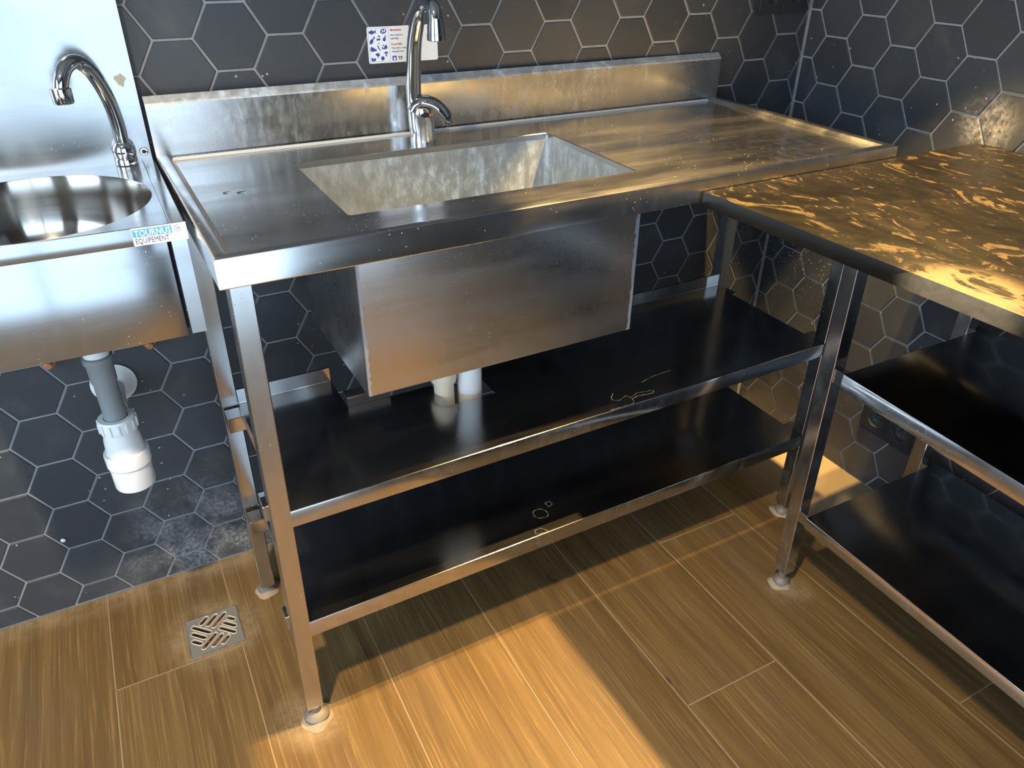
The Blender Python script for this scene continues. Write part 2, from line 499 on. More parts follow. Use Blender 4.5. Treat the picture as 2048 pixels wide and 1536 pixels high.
def tiles(wall, origin, mp, planes, cells):
    """mp(u, v, n) -> world; whole tiles share one mesh placed by translation"""
    base = None
    rest = bmesh.new(); nrest = 0
    for i, j in cells:
        cu, cv = origin[0] + 1.5 * A * i, origin[1] + 2 * H3 * A * AV * (j + i / 2)
        full = hexpoly(cu, cv)
        poly = clip(full, planes)
        if len(poly) < 3 or area(poly) < 1.2e-4: continue
        if not any(in_view(mp(u, v, 0)) for u, v in poly):
            tile_bm(poly, mp, rest); nrest += 1
            continue
        off = Vector((random.uniform(-.0002, .0002),) * 3)
        if area(poly) > 0.9999 * area(full):
            if base is None:
                o0 = Vector(mp(0, 0, 0))
                m2 = lambda u, v, n: tuple(Vector(mp(u, v, n)) - o0)
                b = tile_bm(hexpoly(0, 0), m2)
                o = obj('tile', b, MAT['tile'], wall, loc=Vector(mp(cu, cv, 0)) + off)
                base = o.data
            else:
                obj('tile', base, None, wall, loc=Vector(mp(cu, cv, 0)) + off)
        else:
            c0 = Vector(mp(cu, cv, 0))
            m3 = lambda u, v, n: tuple(Vector(mp(u, v, n)) - c0)
            obj('tile', tile_bm(poly, m3), MAT['tile'], wall, loc=c0 + off)
    if nrest:
        tag(obj('tile_field', rest, MAT['tile'], wall), kind='stuff')
    else: rest.free()

cells = [(i, j) for i in range(-34, 12) for j in range(-30, 40)]
tiles(wall_back, (0.0, 1.0217), lambda u, v, n: (u, -n, v), [(1, 0, XC - 0.001), (-1, 0, 2.4), (0, -1, -0.001), (0, 1, 1.75)], cells)
# the right wall runs towards the camera, u measured from the corner
tiles(wall_right, (0.0 + 3.0661 * A, 1.0212), lambda u, v, n: (XC - RY * u - n, -u - RY * -n, v), [(-1, 0, -0.0035), (1, 0, 2.25), (0, -1, -0.001), (0, 1, 1.75)], [(i, j) for i in range(-4, 32) for j in range(-40, 30)])

# floor planks
DR = (-0.9405, -0.838, -0.257, -0.1545)
xs = [-2.47, -2.237, -2.004, -1.773, -1.541, -1.309, -1.077, -0.846, -0.611, -0.385, -0.148, 0.073, 0.303, 0.535, 0.70]
joints = {-1.077: [-0.265, -1.46], 0.073: [-0.417, -1.62], -0.148: [-0.789], -0.846: [-0.96], -0.611: [-1.27], -0.385: [-1.08], -1.309: [-0.66], 0.303: [-1.02], -1.541: [-0.2, -1.4]}
def plank(x0, x1, y0, y1):
    bm = bmesh.new()
    G = 0.0012
    JOINTS.append((x0 - G, x0 + G, y0, y1)); JOINTS.append((x0, x1, y0 - G, y0 + G))
    x0 += G; x1 -= G; y0 += G; y1 -= G
    rects = [(x0, x1, y0, y1)]
    if x0 < DR[1] and x1 > DR[0] and y0 < DR[3] and y1 > DR[2]:
        rects = [(x0, x1, y0, DR[2]), (x0, x1, DR[3], y1)]
        if x0 < DR[0]: rects.append((x0, DR[0], DR[2], DR[3]))
        if x1 > DR[1]: rects.append((DR[1], x1, DR[2], DR[3]))
    hole = len(rects) > 1
    for r in rects:
        if r[1] - r[0] > 0.001 and r[3] - r[2] > 0.001:
            box(bm, (r[0], r[2], -0.012), (r[1], r[3], 0.0), 0 if hole else 0.0008, 1)
    obj('plank', bm, MAT['wood'], floor)
for x0, x1 in zip(xs, xs[1:]):
    ys = [0.0] + sorted(joints.get(x0, [-0.3 - (x0 * 7 % 1)]), reverse=True)
    while ys[-1] - 1.2 > -2.2: ys.append(ys[-1] - 1.2)
    ys.append(-2.28)
    for ya, yb in zip(ys, ys[1:]): plank(x0, x1, yb, ya)

jb = bmesh.new()
for a in JOINTS:
    segs = [a]
    if a[0] < DR[1] and a[1] > DR[0] and a[2] < DR[3] and a[3] > DR[2]: segs = [(a[0], a[1], a[2], DR[2]), (a[0], a[1], DR[3], a[3])]
    for s_ in segs:
        if s_[3] > s_[2]: box(jb, (s_[0], s_[2], -0.010), (s_[1], s_[3], -0.0005))
tag(obj('joint', jb, MAT['joint'], floor), kind='stuff')

# ------------------------------------------------------------------ floor drain
DC = (-0.8893, -0.2058)
drain = tag(empty('floor_drain', (DC[0], DC[1], 0)), 'square stainless floor drain grate with slanted slots beside the table legs', 'drain')
def slot(cx, cy, L, ang, wd=0.0084):
    pts = []
    r = wd / 2
    for s, a0 in ((1, -PI / 2), (-1, PI / 2)):
        for k in range(6):
            a = a0 + PI * k / 5
            pts.append((s * (L / 2 - r) + r * math.cos(a), r * math.sin(a)))
    c, s_ = math.cos(ang), math.sin(ang)
    return [(cx + c * x - s_ * y, cy + s_ * x + c * y) for x, y in pts]
def dmap(px, py):
    ax, ay = px - 170, py - 650
    a = (ax * 690 - ay * 180) / 763500; b = (1010 * ay + 370 * ax) / 763500
    return (a - 0.5) * 0.1, (0.5 - b) * 0.1
SL = [((505, 790), .046, 0), ((460, 910), .036, 0), ((430, 1040), .024, 0), ((545, 605), .024, 1), ((700, 590), .034, 1), ((852, 578), .043, 1),
      ((1090, 545), .021, 0), ((1060, 662), .033, 0), ((1022, 780), .041, 0), ((675, 1000), .044, 1), ((832, 985), .035, 1), ((990, 965), .024, 1)]
holes = [slot(*dmap(*c), L, -PI / 4 if d == 0 else PI / 4) for c, L, d in SL]
bm = bmesh.new(); holed(bm, [(-.050, -.050), (.050, -.050), (.050, .050), (-.050, .050)], holes, 0.0012, 0.004)
obj('grate', bm, MAT['drain_metal'], drain)
for c, L, d in SL:
    bm = bmesh.new()
    x_, y_ = dmap(*c)
    an = -PI / 4 if d == 0 else PI / 4
    ring = lambda e, z: [(p[0], p[1], z) for p in slot(x_, y_, L + 2 * e, an, 0.0084 + 2 * e)]
    loft(bm, [ring(0.0015, 0.0010), ring(0.0009, 0.0026), ring(0.0001, 0.0023), ring(-0.0001, -0.001)])
    obj('slot_rim', bm, MAT['rim_metal'], drain, 50)
bm = bmesh.new()
loft(bm, [rect_loop(-.0505, .0505, -.0505, .0505, 0.0), rect_loop(-.0495, .0495, -.0495, .0495, -0.010), rect_loop(-.046, .046, -.046, .046, -0.023)], False, True)
obj('sump', bm, MAT['rust'], drain)
bm = bmesh.new(); loft(bm, [rect_loop(-.0515, .0515, -.0515, .0515, 0.0002), rect_loop(-.0515, .0515, -.0515, .0515, 0.0014), rect_loop(-.0500, .0500, -.0500, .0500, 0.0014), rect_loop(-.0500, .0500, -.0500, .0500, -0.004)])
obj('rim', bm, MAT['chrome_worn'], drain)

# ------------------------------------------------------------------ steel sink table
YAW = 0.016312
PC = Vector((-0.18, -0.27, 0))
def yawp(p): return Matrix.Rotation(YAW, 3, 'Z') @ Vector(p)
table = tag(empty('sink_table', yawp(PC), YAW), 'long stainless steel sink table with deep rectangular bowl and two dark undershelves', 'sink table')
def L3(x, y, z): return (x - PC.x, y - PC.y, z)
def T3(x, y, z): return (x - PC.x, y - PC.y, z + 0.018 * y - 0.001 * x)       # the top leans a little towards the front
X0, X1, YF, YB, HT = -0.785, 0.424, -0.512, -0.022, 0.9019
OX0, OX1, OY0, OY1 = -0.588, -0.0925, -0.410, -0.122

def inset(d, z): return [T3(X0 + d, YF + d, z), T3(X1 - d, YF + d, z), T3(X1 - d, YB, z), T3(X0 + d, YB, z)]
bm = bmesh.new()
Ls = loft(bm, [inset(0.013, HT - 0.037), inset(0.013, HT - 0.0395), inset(0.001, HT - 0.0395), inset(0.0, HT - 0.038), inset(0.0, HT - 0.003), inset(0.0009, HT - 0.0009), inset(0.003, HT),
               inset(0.0165, HT), inset(0.0185, HT - 0.001), inset(0.026, HT - 0.0085)])
outer = Ls[-1]
ZD = HT - 0.0085
op = [bm.verts.new(T3(*p)) for p in rrect(OX0, OX1, OY0, OY1, ZD, 0.006, 3)]
n4 = 4
for c in range(4):
    for k in range(3): bm.faces.new((outer[c], op[c * n4 + k], op[c * n4 + k + 1]))
    d = (c + 1) % 4
    bm.faces.new((outer[c], op[c * n4 + 3], op[d * n4], outer[d]))
lo1 = [bm.verts.new(T3(*p)) for p in rrect(OX0 + .0012, OX1 - .0012, OY0 + .0012, OY1 - .0012, ZD - 0.0012, 0.006, 3)]
lo2 = [bm.verts.new(T3(*p)) for p in rrect(OX0 + .0012, OX1 - .0012, OY0 + .0012, OY1 - .0012, ZD - 0.010, 0.006, 3)]
for a, b in ((op, lo1), (lo1, lo2)):
    for i in range(16): bm.faces.new((a[i], a[(i + 1) % 16], b[(i + 1) % 16], b[i]))
obj('worktop', bm, MAT['steel_top'], table, 30)

bm = bmesh.new()
prof = [(YB, HT - 0.012), (YB, HT + 0.080), (YB + 0.0015, HT + 0.083), (YB + 0.012, HT + 0.0925), (YB + 0.014, HT + 0.0925), (YB + 0.014, HT - 0.038), (YB + 0.006, HT - 0.038)]
loft(bm, [[T3(x, y, z) for y, z in prof] for x in (X0, X1)], True, True)
bmesh.ops.recalc_face_normals(bm, faces=bm.faces)
for f in bm.faces: f.material_index = 1 if f.normal.z > 0.4 else 0
obj('backsplash', bm, [MAT['steel_stained'], MAT['ledge']], table, 20)
bm = bmesh.new()
loft(bm, [[T3(x, y, z) for y, z in ((YB, ZD + 0.0045), (YB - 0.0012, ZD + 0.0018), (YB - 0.0045, ZD + 0.0003), (YB, ZD - 0.001))] for x in (X0 + 0.024, X1 - 0.024)], True, True)
obj('sealant_seam', bm, MAT['sealant'], table)

wt = bpy.data.objects['worktop']
for (cx_, cy_, a_, b_) in ((-0.7162, -0.2355, 0.0060, 0.0035), (-0.6961, -0.2427, 0.0075, 0.0032)):
    bm = bmesh.new()
    loft(bm, [[T3(cx_ + a_ * s_ * math.cos(t) * (1 + 0.12 * math.sin(3 * t)), cy_ + b_ * s_ * math.sin(t) * (1 + 0.15 * math.cos(2 * t)), ZD + h) for t in [2 * PI * k / 20 for k in range(20)]] for s_, h in ((1, 0.0), (0.92, 0.0008), (0.7, 0.0014), (0.3, 0.0017))], True, True)
    obj('water_drop', bm, MAT['water'], wt, 60)
BX0, BX1, BY0, BY1, BZ = -0.592, -0.0905, -0.427, -0.117, 0.607
bm = bmesh.new()
loft(bm, [[T3(*p) for p in rrect(OX0 + a, OX1 - a, OY0 + a, OY1 - a, z, r, 4)] for a, z, r in ((0.0006, ZD - 0.002, .008), (0.0006, ZD - 0.02, .010), (0.003, BZ + 0.045, .012), (0.006, BZ + 0.022, .016), (0.02, BZ + 0.008, .02), (0.19, BZ + 0.004, .03))], False, True)
loft(bm, [[T3(*p) for p in rrect(BX0 + a, BX1 - a, BY0 + a, BY1 - a, z, r, 3)] for a, z, r in ((0.0, ZD - 0.003, .003), (0.0, BZ + 0.004, .003), (0.001, BZ + 0.001, .003), (0.004, BZ, .003))], False, True, 1)
obj('sink_bowl', bm, [MAT['steel_bowl'], MAT['steel_diag']], table, 35)
for xe, s in ((BX0, 1), (BX1, -1)):      # polished front corners of the bowl, their highlight painted as jagged bright strips
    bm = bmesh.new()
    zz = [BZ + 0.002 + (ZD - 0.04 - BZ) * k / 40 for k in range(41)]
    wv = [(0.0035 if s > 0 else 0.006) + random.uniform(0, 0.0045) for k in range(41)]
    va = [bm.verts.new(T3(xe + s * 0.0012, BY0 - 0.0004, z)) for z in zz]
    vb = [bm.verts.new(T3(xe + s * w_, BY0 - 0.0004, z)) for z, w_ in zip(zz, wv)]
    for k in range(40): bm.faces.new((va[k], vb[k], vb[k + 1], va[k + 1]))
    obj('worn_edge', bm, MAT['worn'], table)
bm = bmesh.new()
lathe(bm, [(0.03, 0.0), (0.03, 0.003), (0.024, 0.004), (0.02, 0.001)], T3(-0.353, -0.29, BZ + 0.0045))
obj('drain_strainer', bm, MAT['chrome_worn'], table, 40)

def leg(parent, top, bot, L, hw=0.0147, foot=(0, 0), fr=0.021, foot_z=0.0, zb=0.03, dust=True):
    bm = bmesh.new()
    (xa, ya, za), (xb, yb) = top, bot
    box(bm, (xb - hw, yb - hw, zb), (xb + hw, yb + hw, za), 0.0018, 2)
    for v in bm.verts:
        t = (v.co.z - zb) / (za - zb)
        v.co.x += (xa - xb) * t; v.co.y += (ya - yb) * t
        v.co = Vector(L(*v.co))
    o = obj('leg', bm, MAT['steel_leg'], parent)
    bm = bmesh.new()
    fx, fy = foot
    lathe(bm, [(fr * 0.98, 0.0), (fr, 0.004), (fr * 0.97, 0.012), (fr * 0.7, 0.019), (0.009, 0.021), (0.009, zb + 0.004)], L(fx, fy, foot_z), 20)
    obj('leveling_foot', bm, MAT['foot'], o, 35)
    bm = bmesh.new()
    rr = [fr * (1.3 + 0.14 * math.sin(2 * PI * k / 12 + 9 * fx) + 0.09 * math.sin(2 * PI * k / 4.8 + 5 * fy)) for k in range(24)]
    ringp = lambda s, z: [L(fx + (fr * 0.95 + (rr[k] - fr * 0.95) * s) * math.cos(2 * PI * k / 24), fy + (fr * 0.95 + (rr[k] - fr * 0.95) * s) * math.sin(2 * PI * k / 24), foot_z + z * (1 + 0.3 * math.sin(2 * PI * k / 8))) for k in range(24)]
    loft(bm, [ringp(1.0, 0.0006), ringp(0.6, 0.003), ringp(0.15, 0.008), ringp(-0.1, 0.009)])
    obj('plaster_residue', bm, MAT['plaster'], o, 60)
    return o
leg(table, (-0.757, -0.472, 0.855), (-0.7668, -0.4725), L3, foot=(-0.766, -0.481), fr=0.0235)
leg(table, (-0.7655, -0.1455, 0.872), (-0.7705, -0.137), L3, foot=(-0.770, -0.125))
leg(table, (0.388, -0.157, 0.872), (0.388, -0.157), L3, foot=(0.388, -0.157))
leg(table, (0.404, -0.472, 0.855), (0.404, -0.472), L3, foot=(0.403, -0.472))

def shelf(parent, name, L, xb, yb_, gone, zf, lip=0.030, back=0.028, tabs=(), lipx=None, ends=True):
    """sheet shelf from a grid of cells; zf(y) = height"""
    bm = bmesh.new()
    V = {}
    def vt(x, y, dz=0.0):
        k = (round(x, 5), round(y, 5), round(dz, 5))
        if k not in V: V[k] = bm.verts.new(L(x, y, zf(y) + dz))
        return V[k]
    for i in range(len(xb) - 1):
        for j in range(len(yb_) - 1):
            if (i, j) in gone: continue
            bm.faces.new((vt(xb[i], yb_[j]), vt(xb[i + 1], yb_[j]), vt(xb[i + 1], yb_[j + 1]), vt(xb[i], yb_[j + 1])))
    # folded front lip with a small rounded nose, and a return underneath
    y0, y1 = yb_[0], yb_[-1]
    a = [(y0, 0.0), (y0 - 0.0012, -0.0006), (y0 - 0.0018, -0.0020), (y0 - 0.0018, -lip), (y0 + 0.012, -lip), (y0 + 0.012, -lip + 0.004)]
    def strip(prof, axis, c0, c1):
        rows = []
        for c in (c0, c1):
            rows.append([bm.verts.new(L(*((c, p[0], zf(p[0]) + p[1]) if axis == 'x' else (p[0], c, zf(c) + p[1])))) for p in prof])
        for k in range(len(prof) - 1): bm.faces.new((rows[0][k], rows[1][k], rows[1][k + 1], rows[0][k + 1]))
    strip(a, 'x', xb[0], xb[-1])
    if ends:
        for x, s in ((xb[0], 1), (xb[-1], -1)):
            strip([(x, 0.0), (x - s * 0.001, -0.001), (x - s * 0.001, -lip), (x + s * 0.01, -lip)], 'y', y0, y1)
    if back:
        gaps = [i for i in range(len(xb) - 1) if (i, len(yb_) - 2) not in gone]
        for i in gaps: strip([(y1, 0.0), (y1 + 0.001, 0.0015), (y1 + 0.0015, back), (y1 + 0.006, back), (y1 + 0.006, -lip)], 'x', xb[i], xb[i + 1])
    for (tx0, tx1, ty0, ty1) in tabs:
        box(bm, L(tx0, ty0, zf(ty0) - lip), L(tx1, ty1, zf(ty0) - 0.0004), 0.0012, 1)
    bm.normal_update()
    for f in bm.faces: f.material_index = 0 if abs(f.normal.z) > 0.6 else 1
    return obj(name, bm, [MAT['steel_shelf'], MAT['steel_lip']], parent, 30)

tabsL = [(-0.782, -0.7515, -0.196, -0.1605), (-0.782, -0.7515, -0.4575, -0.43), (0.3855, 0.4035, -0.208, -0.172), (0.3855, 0.4185, -0.457, -0.43)]
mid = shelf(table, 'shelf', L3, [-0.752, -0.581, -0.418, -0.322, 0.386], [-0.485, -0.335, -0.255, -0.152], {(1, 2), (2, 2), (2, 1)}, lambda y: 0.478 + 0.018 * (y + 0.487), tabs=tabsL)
def mark(pts, z, parent, name='water_mark', wd=0.0009, mat='mark'):
    bm = bmesh.new()
    P = [Vector(p) for p in catmull([(x, y, 0) for x, y in pts], 4)]
    rows = []
    for i, p in enumerate(P):
        t = (P[min(i + 1, len(P) - 1)] - P[max(i - 1, 0)]).normalized()
        s_ = Vector((-t.y, t.x, 0)) * wd * (0.6 + 0.4 * math.sin(i * 1.7))
        a, b = p + s_, p - s_
        rows.append([bm.verts.new(L3(a.x, a.y, z(a.y))), bm.verts.new(L3(b.x, b.y, z(b.y)))])
    for r0, r1 in zip(rows, rows[1:]): bm.faces.new((r0[0], r1[0], r1[1], r0[1]))
    obj(name, bm, MAT[mat], parent)
zm = lambda y: 0.478 + 0.018 * (y + 0.487) + 0.0003
for pts in ([(-0.1387, -0.4511), (-0.125, -0.4382), (-0.1391, -0.4549), (-0.1296, -0.4639), (-0.1087, -0.4572), (-0.1036, -0.4659), (-0.0831, -0.4587), (-0.0684, -0.4625), (-0.0541, -0.464), (-0.0545, -0.472), (-0.0714, -0.4711), (-0.0888, -0.4678), (-0.1062, -0.4725)],
            [(-0.1041, -0.4697), (-0.1093, -0.4828), (-0.1271, -0.4845), (-0.1443, -0.4846), (-0.1617, -0.4836)],
            [(-0.0518, -0.4315), (-0.0207, -0.4242), (0.0052, -0.4226), (0.0247, -0.4218)]):
    mark(pts, zm, mid)
mid['label'] = 'dark shelf with a cutout for the drain pipe'
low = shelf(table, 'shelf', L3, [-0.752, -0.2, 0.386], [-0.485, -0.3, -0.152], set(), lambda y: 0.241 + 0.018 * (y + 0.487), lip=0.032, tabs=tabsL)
for pts in ([(-0.251, -0.4127), (-0.2417, -0.4107), (-0.2395, -0.4207), (-0.2488, -0.4244), (-0.251, -0.4127)],
            [(-0.2845, -0.4222), (-0.2702, -0.4214), (-0.2611, -0.4332), (-0.2646, -0.4466), (-0.2821, -0.4454), (-0.2887, -0.4335), (-0.2845, -0.4222)],
            [(-0.3082, -0.4706), (-0.2969, -0.4703), (-0.2897, -0.478), (-0.2873, -0.4835), (-0.3027, -0.4834), (-0.3115, -0.4779), (-0.3082, -0.4706)]):
    mark(pts, lambda y: 0.241 + 0.018 * (y + 0.487) + 0.0003, low)
bm = bmesh.new()          # bent flange left standing at the edge of the cutout
loft(bm, [[L3(x, y, z) for y, z in ((-0.2555, 0.4825), (-0.2560, 0.500), (-0.2535, 0.502), (-0.232, 0.5045))] for x in (-0.581, -0.50)], closed=False)
obj('cutout_flange', bm, MAT['steel_leg'], mid)

# ------------------------------------------------------------------ waste pipe under the rectangular bowl
px, py = yawp((-0.353, -0.29, 0)).xy
trap2 = tag(empty('sink_waste_pipe', (px, py, 0.42)), 'short white plastic waste pipe between the square sink bowl and the cut shelf', 'pipe')
bm = bmesh.new()
lathe(bm, [(0.0235, 0.055), (0.0235, 0.165), (0.026, 0.166), (0.0265, 0.181)], n=24)
obj('vertical_pipe', bm, MAT['white_plastic'], trap2, 35)
bm = bmesh.new(); lathe(bm, [(0.0215, -0.02), (0.0235, -0.012), (0.0235, 0.0545)], n=24)
tag(obj('lower_pipe', bm, MAT['beige_plastic'], trap2, 35), 'yellowed lower pipe')
bm = bmesh.new()
tube(bm, catmull([(-0.050, 0.006, 0.125), (-0.050, 0.006, 0.06), (-0.046, 0.006, 0.02), (-0.02, 0.004, 0.0)], 6), 0.019, 18)
lathe(bm, [(0.0235, 0.085), (0.0245, 0.09), (0.0245, 0.108), (0.022, 0.112)], (-0.050, 0.006, 0), 18)
tag(obj('trap_elbow', bm, MAT['beige_plastic'], trap2, 35), 'yellowed side fitting')

# ------------------------------------------------------------------ mixer tap on the sink table
b2 = Vector((-0.329, -0.074, 0.8915))
tap2 = tag(empty('mixer_tap', b2), 'tall chrome single lever mixer tap standing behind the rectangular sink', 'tap')
bm = bmesh.new()
cx, cy = 0.0, 0.0
loops = []
for z, r, dx in ((0.0, 0.0235, 0), (0.003, 0.0232, 0), (0.02, 0.0215, 0), (0.040, 0.0213, 0), (0.050, 0.0213, -0.001), (0.058, 0.0200, -0.002), (0.0605, 0.016, -0.003), (0.0612, 0.006, -0.003)):
    loops.append([(dx + r * math.cos(2 * PI * k / 28), r * math.sin(2 * PI * k / 28), z + (-0.10 * r * math.cos(2 * PI * k / 28) if z > 0.05 else 0)) for k in range(28)])
loft(bm, loops, True, True)
obj('body', bm, MAT['chrome_worn'], tap2, 50)
nk = [(0.002, 0.015), (-0.001, 0.045), (-0.003, 0.075), (0.003, 0.1145), (0.016, 0.1645), (0.040, 0.206), (0.066, 0.2285), (0.095, 0.235), (0.116, 0.228), (0.1255, 0.211), (0.1275, 0.196)]
path = catmull([(-0.011 - 0.0008 * i, -r, z) for i, (r, z) in enumerate(nk)], 6)
bm = bmesh.new()
tube(bm, path, [0.0142 - 0.003 * i / len(path) for i in range(len(path))], 24)
obj('neck', bm, MAT['chrome'], tap2, 60)
tipx = path[-1].x
bm = bmesh.new()
lathe(bm, [(0.0118, 0.032), (0.0138, 0.020), (0.0146, 0.010), (0.0146, 0.009), (0.0152, 0.0085), (0.0152, 0.0), (0.0115, -0.0015), (0.011, 0.001)], (tipx, -0.1277, 0.184), 24)
obj('aerator', bm, MAT['chrome'], tap2, 40)
bm = bmesh.new()           # curved lever paddle
lp = catmull([(-0.012, 0.003, 0.054), (-0.007, -0.001, 0.063), (0.003, -0.008, 0.068), (0.018, -0.017, 0.064), (0.031, -0.025, 0.053), (0.041, -0.032, 0.038), (0.0430, -0.034, 0.033)], 6)
dirv = Vector((0.041, -0.031, 0)).normalized(); side = Vector((-dirv.y, dirv.x, 0))
rows = []
for i, p in enumerate(lp):
    t = i / (len(lp) - 1)
    hw = 0.0215 * (1 - 0.35 * t) if t < 0.85 else 0.0215 * 0.70 * (1 - (t - 0.85) * 3.2)
    tg = (lp[min(i + 1, len(lp) - 1)] - lp[max(i - 1, 0)]).normalized()
    up = side.cross(tg); up = up if up.z > 0 or t > 0.8 else -up
    th = 0.0105 * (1 - 0.6 * t)
    rows.append([tuple(p + side * hw * math.cos(a) + up * (th * math.sin(a) + (0.004 if math.sin(a) > 0.5 else 0) * abs(math.sin(a)))) for a in [2 * PI * k / 14 for k in range(14)]])
loft(bm, rows, True, True)
lever = obj('lever', bm, MAT['chrome'], tap2, 60)
bm = bmesh.new(); lathe(bm, [(0.0026, 0.0), (0.0026, 0.0014), (0.0012, 0.002)], (0.008, -0.0212, 0.0475), 12, 'Y')
tag(obj('temperature_dot', bm, MAT['red'], tap2), 'red dot below the lever')
bm = bmesh.new()
bm2 = [(0.0095 * math.cos(2 * PI * k / 20), 0.0045 * math.sin(2 * PI * k / 20)) for k in range(20)]
loft(bm, [[(u - 0.001, -0.0209 - 0.0006 * (1 - (u / 0.0095) ** 2), 0.0475 + v) for u, v in bm2], [(u * 0.9 - 0.001, -0.0216 - 0.0005 * (1 - (u / 0.0095) ** 2), 0.0475 + v * 0.9) for u, v in bm2]], False, True)
obj('grip_opening', bm, MAT['dark'], tap2)

# ------------------------------------------------------------------ notice on the tiles
def text(body, size, mat, parent, loc, name='lettering', sx=1.0, bold=0.0, ext=0.00015):
    c = bpy.data.curves.new(name, 'FONT')
    c.body = body; c.size = size; c.extrude = ext; c.offset = bold; c.resolution_u = 2
    c.materials.append(mat)
    tmp = bpy.data.objects.new(name, c)
    COL.objects.link(tmp)
    bpy.context.view_layer.update()
    me = bpy.data.meshes.new_from_object(tmp.evaluated_get(bpy.context.evaluated_depsgraph_get()))
    me.name = name
    bpy.data.objects.remove(tmp)
    o = bpy.data.objects.new(name, me)
    COL.objects.link(o)
    o.parent = parent
    o.location = loc
    o.rotation_euler = (PI / 2, 0, 0)
    o.scale = (sx, 1, 1)
    return o
sgn = tag(empty('notice', (-0.3295, -0.0005, 1.0175)), 'small white notice with blue food pictograms stuck on tiles behind the mixer tap', 'sign')
bm = bmesh.new()
loft(bm, [[(x, -d, z) for x, z, _ in rrect(-0.0672, 0.0672, 0.0, 0.0605, 0, 0.003, 3)] for d in (0.0, 0.0014)], True, True)
obj('panel', bm, MAT['paper'], sgn)
def nm(cx_, cy_): return (-0.0672 + (cx_ - 30 - 55 * cy_ / 1536) * 0.0000435, 0.0605 - (cy_ - 85) * 0.0000432)
def flat(name, polys, mat, parent, d=0.0016):
    bm = bmesh.new()
    for k, pl in enumerate(polys):
        vs = [bm.verts.new((nm(*p)[0], -d - 0.00002 * k, nm(*p)[1])) for p in pl]
        bm.faces.new(vs)
    return obj(name, bm, mat, parent)
def ell(x, y, a, b, rot=0.0, n=16):
    return [(x + a * math.cos(t) * math.cos(rot) - b * math.sin(t) * math.sin(rot), y + a * math.cos(t) * math.sin(rot) + b * math.sin(t) * math.cos(rot)) for t in [2 * PI * k / n for k in range(n)]]
B = MAT['blue']
for polys in ([ell(235, 290, 130, 65), [(320, 270), (420, 180), (400, 270), (440, 330), (320, 300)], [(190, 235), (240, 185), (270, 240)], [(210, 350), (240, 395), (270, 345)]],
              [ell(735, 265, 135, 95, -0.15)],
              [ell(215, 640, 70, 110, 0.5), [(270, 550), (320, 440), (380, 490), (300, 570)]],
              [ell(475, 570, 42, 45), ell(555, 565, 42, 45), ell(545, 450, 55, 30, 0.6)],
              [ell(770, 575, 70, 75), [(760, 510), (810, 410), (830, 455), (880, 430), (800, 515)]],
              [ell(220, 930, 70, 95), [(230, 850), (300, 880), (440, 970), (420, 1000), (240, 1025)]],
              [[(455, 790), (500, 790), (530, 890), (610, 1005), (560, 990), (480, 900)], ell(520, 720, 35, 20, -0.6)],
              [ell(770, 890, 130, 65), ell(830, 815, 45, 30), ell(710, 800, 40, 22)],
              [ell(455, 1140, 95, 55), ell(480, 1175, 70, 40), [(440, 1190), (485, 1190), (480, 1285), (455, 1285)]],
              [[(740, 1125), (770, 1055), (840, 1040), (900, 1075), (920, 1115), (830, 1135)], ell(832, 1190, 32, 45)],
              [ell(225, 1330, 50, 80, -0.35), ell(325, 1335, 48, 65, 0.2)],
              [ell(672, 1300, 78, 85)]):
    flat('pictogram', polys, B, sgn)
flat('steak_pattern', [ell(700, 265, 28, 60, 0.3), ell(790, 250, 28, 55, 0.4)], MAT['paper'], sgn, 0.0018)
flat('roast_highlight', [ell(715, 855, 45, 38)], MAT['paper'], sgn, 0.0018)
def frame2(x0, x1, z0, z1, t, mat, parent, name, d):
    bm = bmesh.new()
    for a in ((x0, x1, z0, z0 + t), (x0, x1, z1 - t, z1), (x0, x0 + t, z0, z1), (x1 - t, x1, z0, z1)):
        bm.faces.new([bm.verts.new(p) for p in ((a[0], -d, a[2]), (a[1], -d, a[2]), (a[1], -d, a[3]), (a[0], -d, a[3]))])
    return obj(name, bm, mat, parent)
frame2(-0.0650, -0.0268, 0.0026, 0.0584, 0.00035, MAT['ink'], sgn, 'pictogram_frame', 0.0016)
text('Marinations', 0.0052, MAT['red'], sgn, (-0.0240, -0.0016, 0.0525), bold=0.00012, sx=0.85)
text('Basic wash or t            of all ve', 0.0044, MAT['ink'], sgn, (-0.0240, -0.0016, 0.0445), sx=0.9)
text('ngbusings', 0.0044, MAT['ink'], sgn, (-0.0240, -0.0016, 0.0390), sx=0.9)
text('Food sink', 0.0058, MAT['red'], sgn, (-0.0235, -0.0016, 0.0290), bold=0.00012, sx=0.9)
text('This sink is only for rinsing and', 0.0044, MAT['ink'], sgn, (-0.0235, -0.0016, 0.0228), sx=1.0)
text('cleaning food', 0.0044, MAT['ink'], sgn, (-0.0235, -0.0016, 0.0172), sx=1.0)
text('TF', 0.0085, MAT['ink'], sgn, (-0.0120, -0.0016, 0.0040), bold=0.0002)
bm = bmesh.new(); bm.faces.new([bm.verts.new(p) for p in ((-0.0228, -0.0016, 0.0030), (-0.0148, -0.0016, 0.0030), (-0.0148, -0.0016, 0.0112), (-0.0228, -0.0016, 0.0112))])
lg = obj('emblem', bm, MAT['blue'], sgn)
bm = bmesh.new(); bm.faces.new([bm.verts.new((-0.0188 + 0.0021 * math.sin(t) * (1 - 0.45 * (math.cos(t) > 0) * math.cos(t)), -0.0018, 0.0064 + 0.0030 * math.cos(t))) for t in [2 * PI * k / 18 for k in range(18)]])
obj('flame', bm, MAT['paper'], lg)

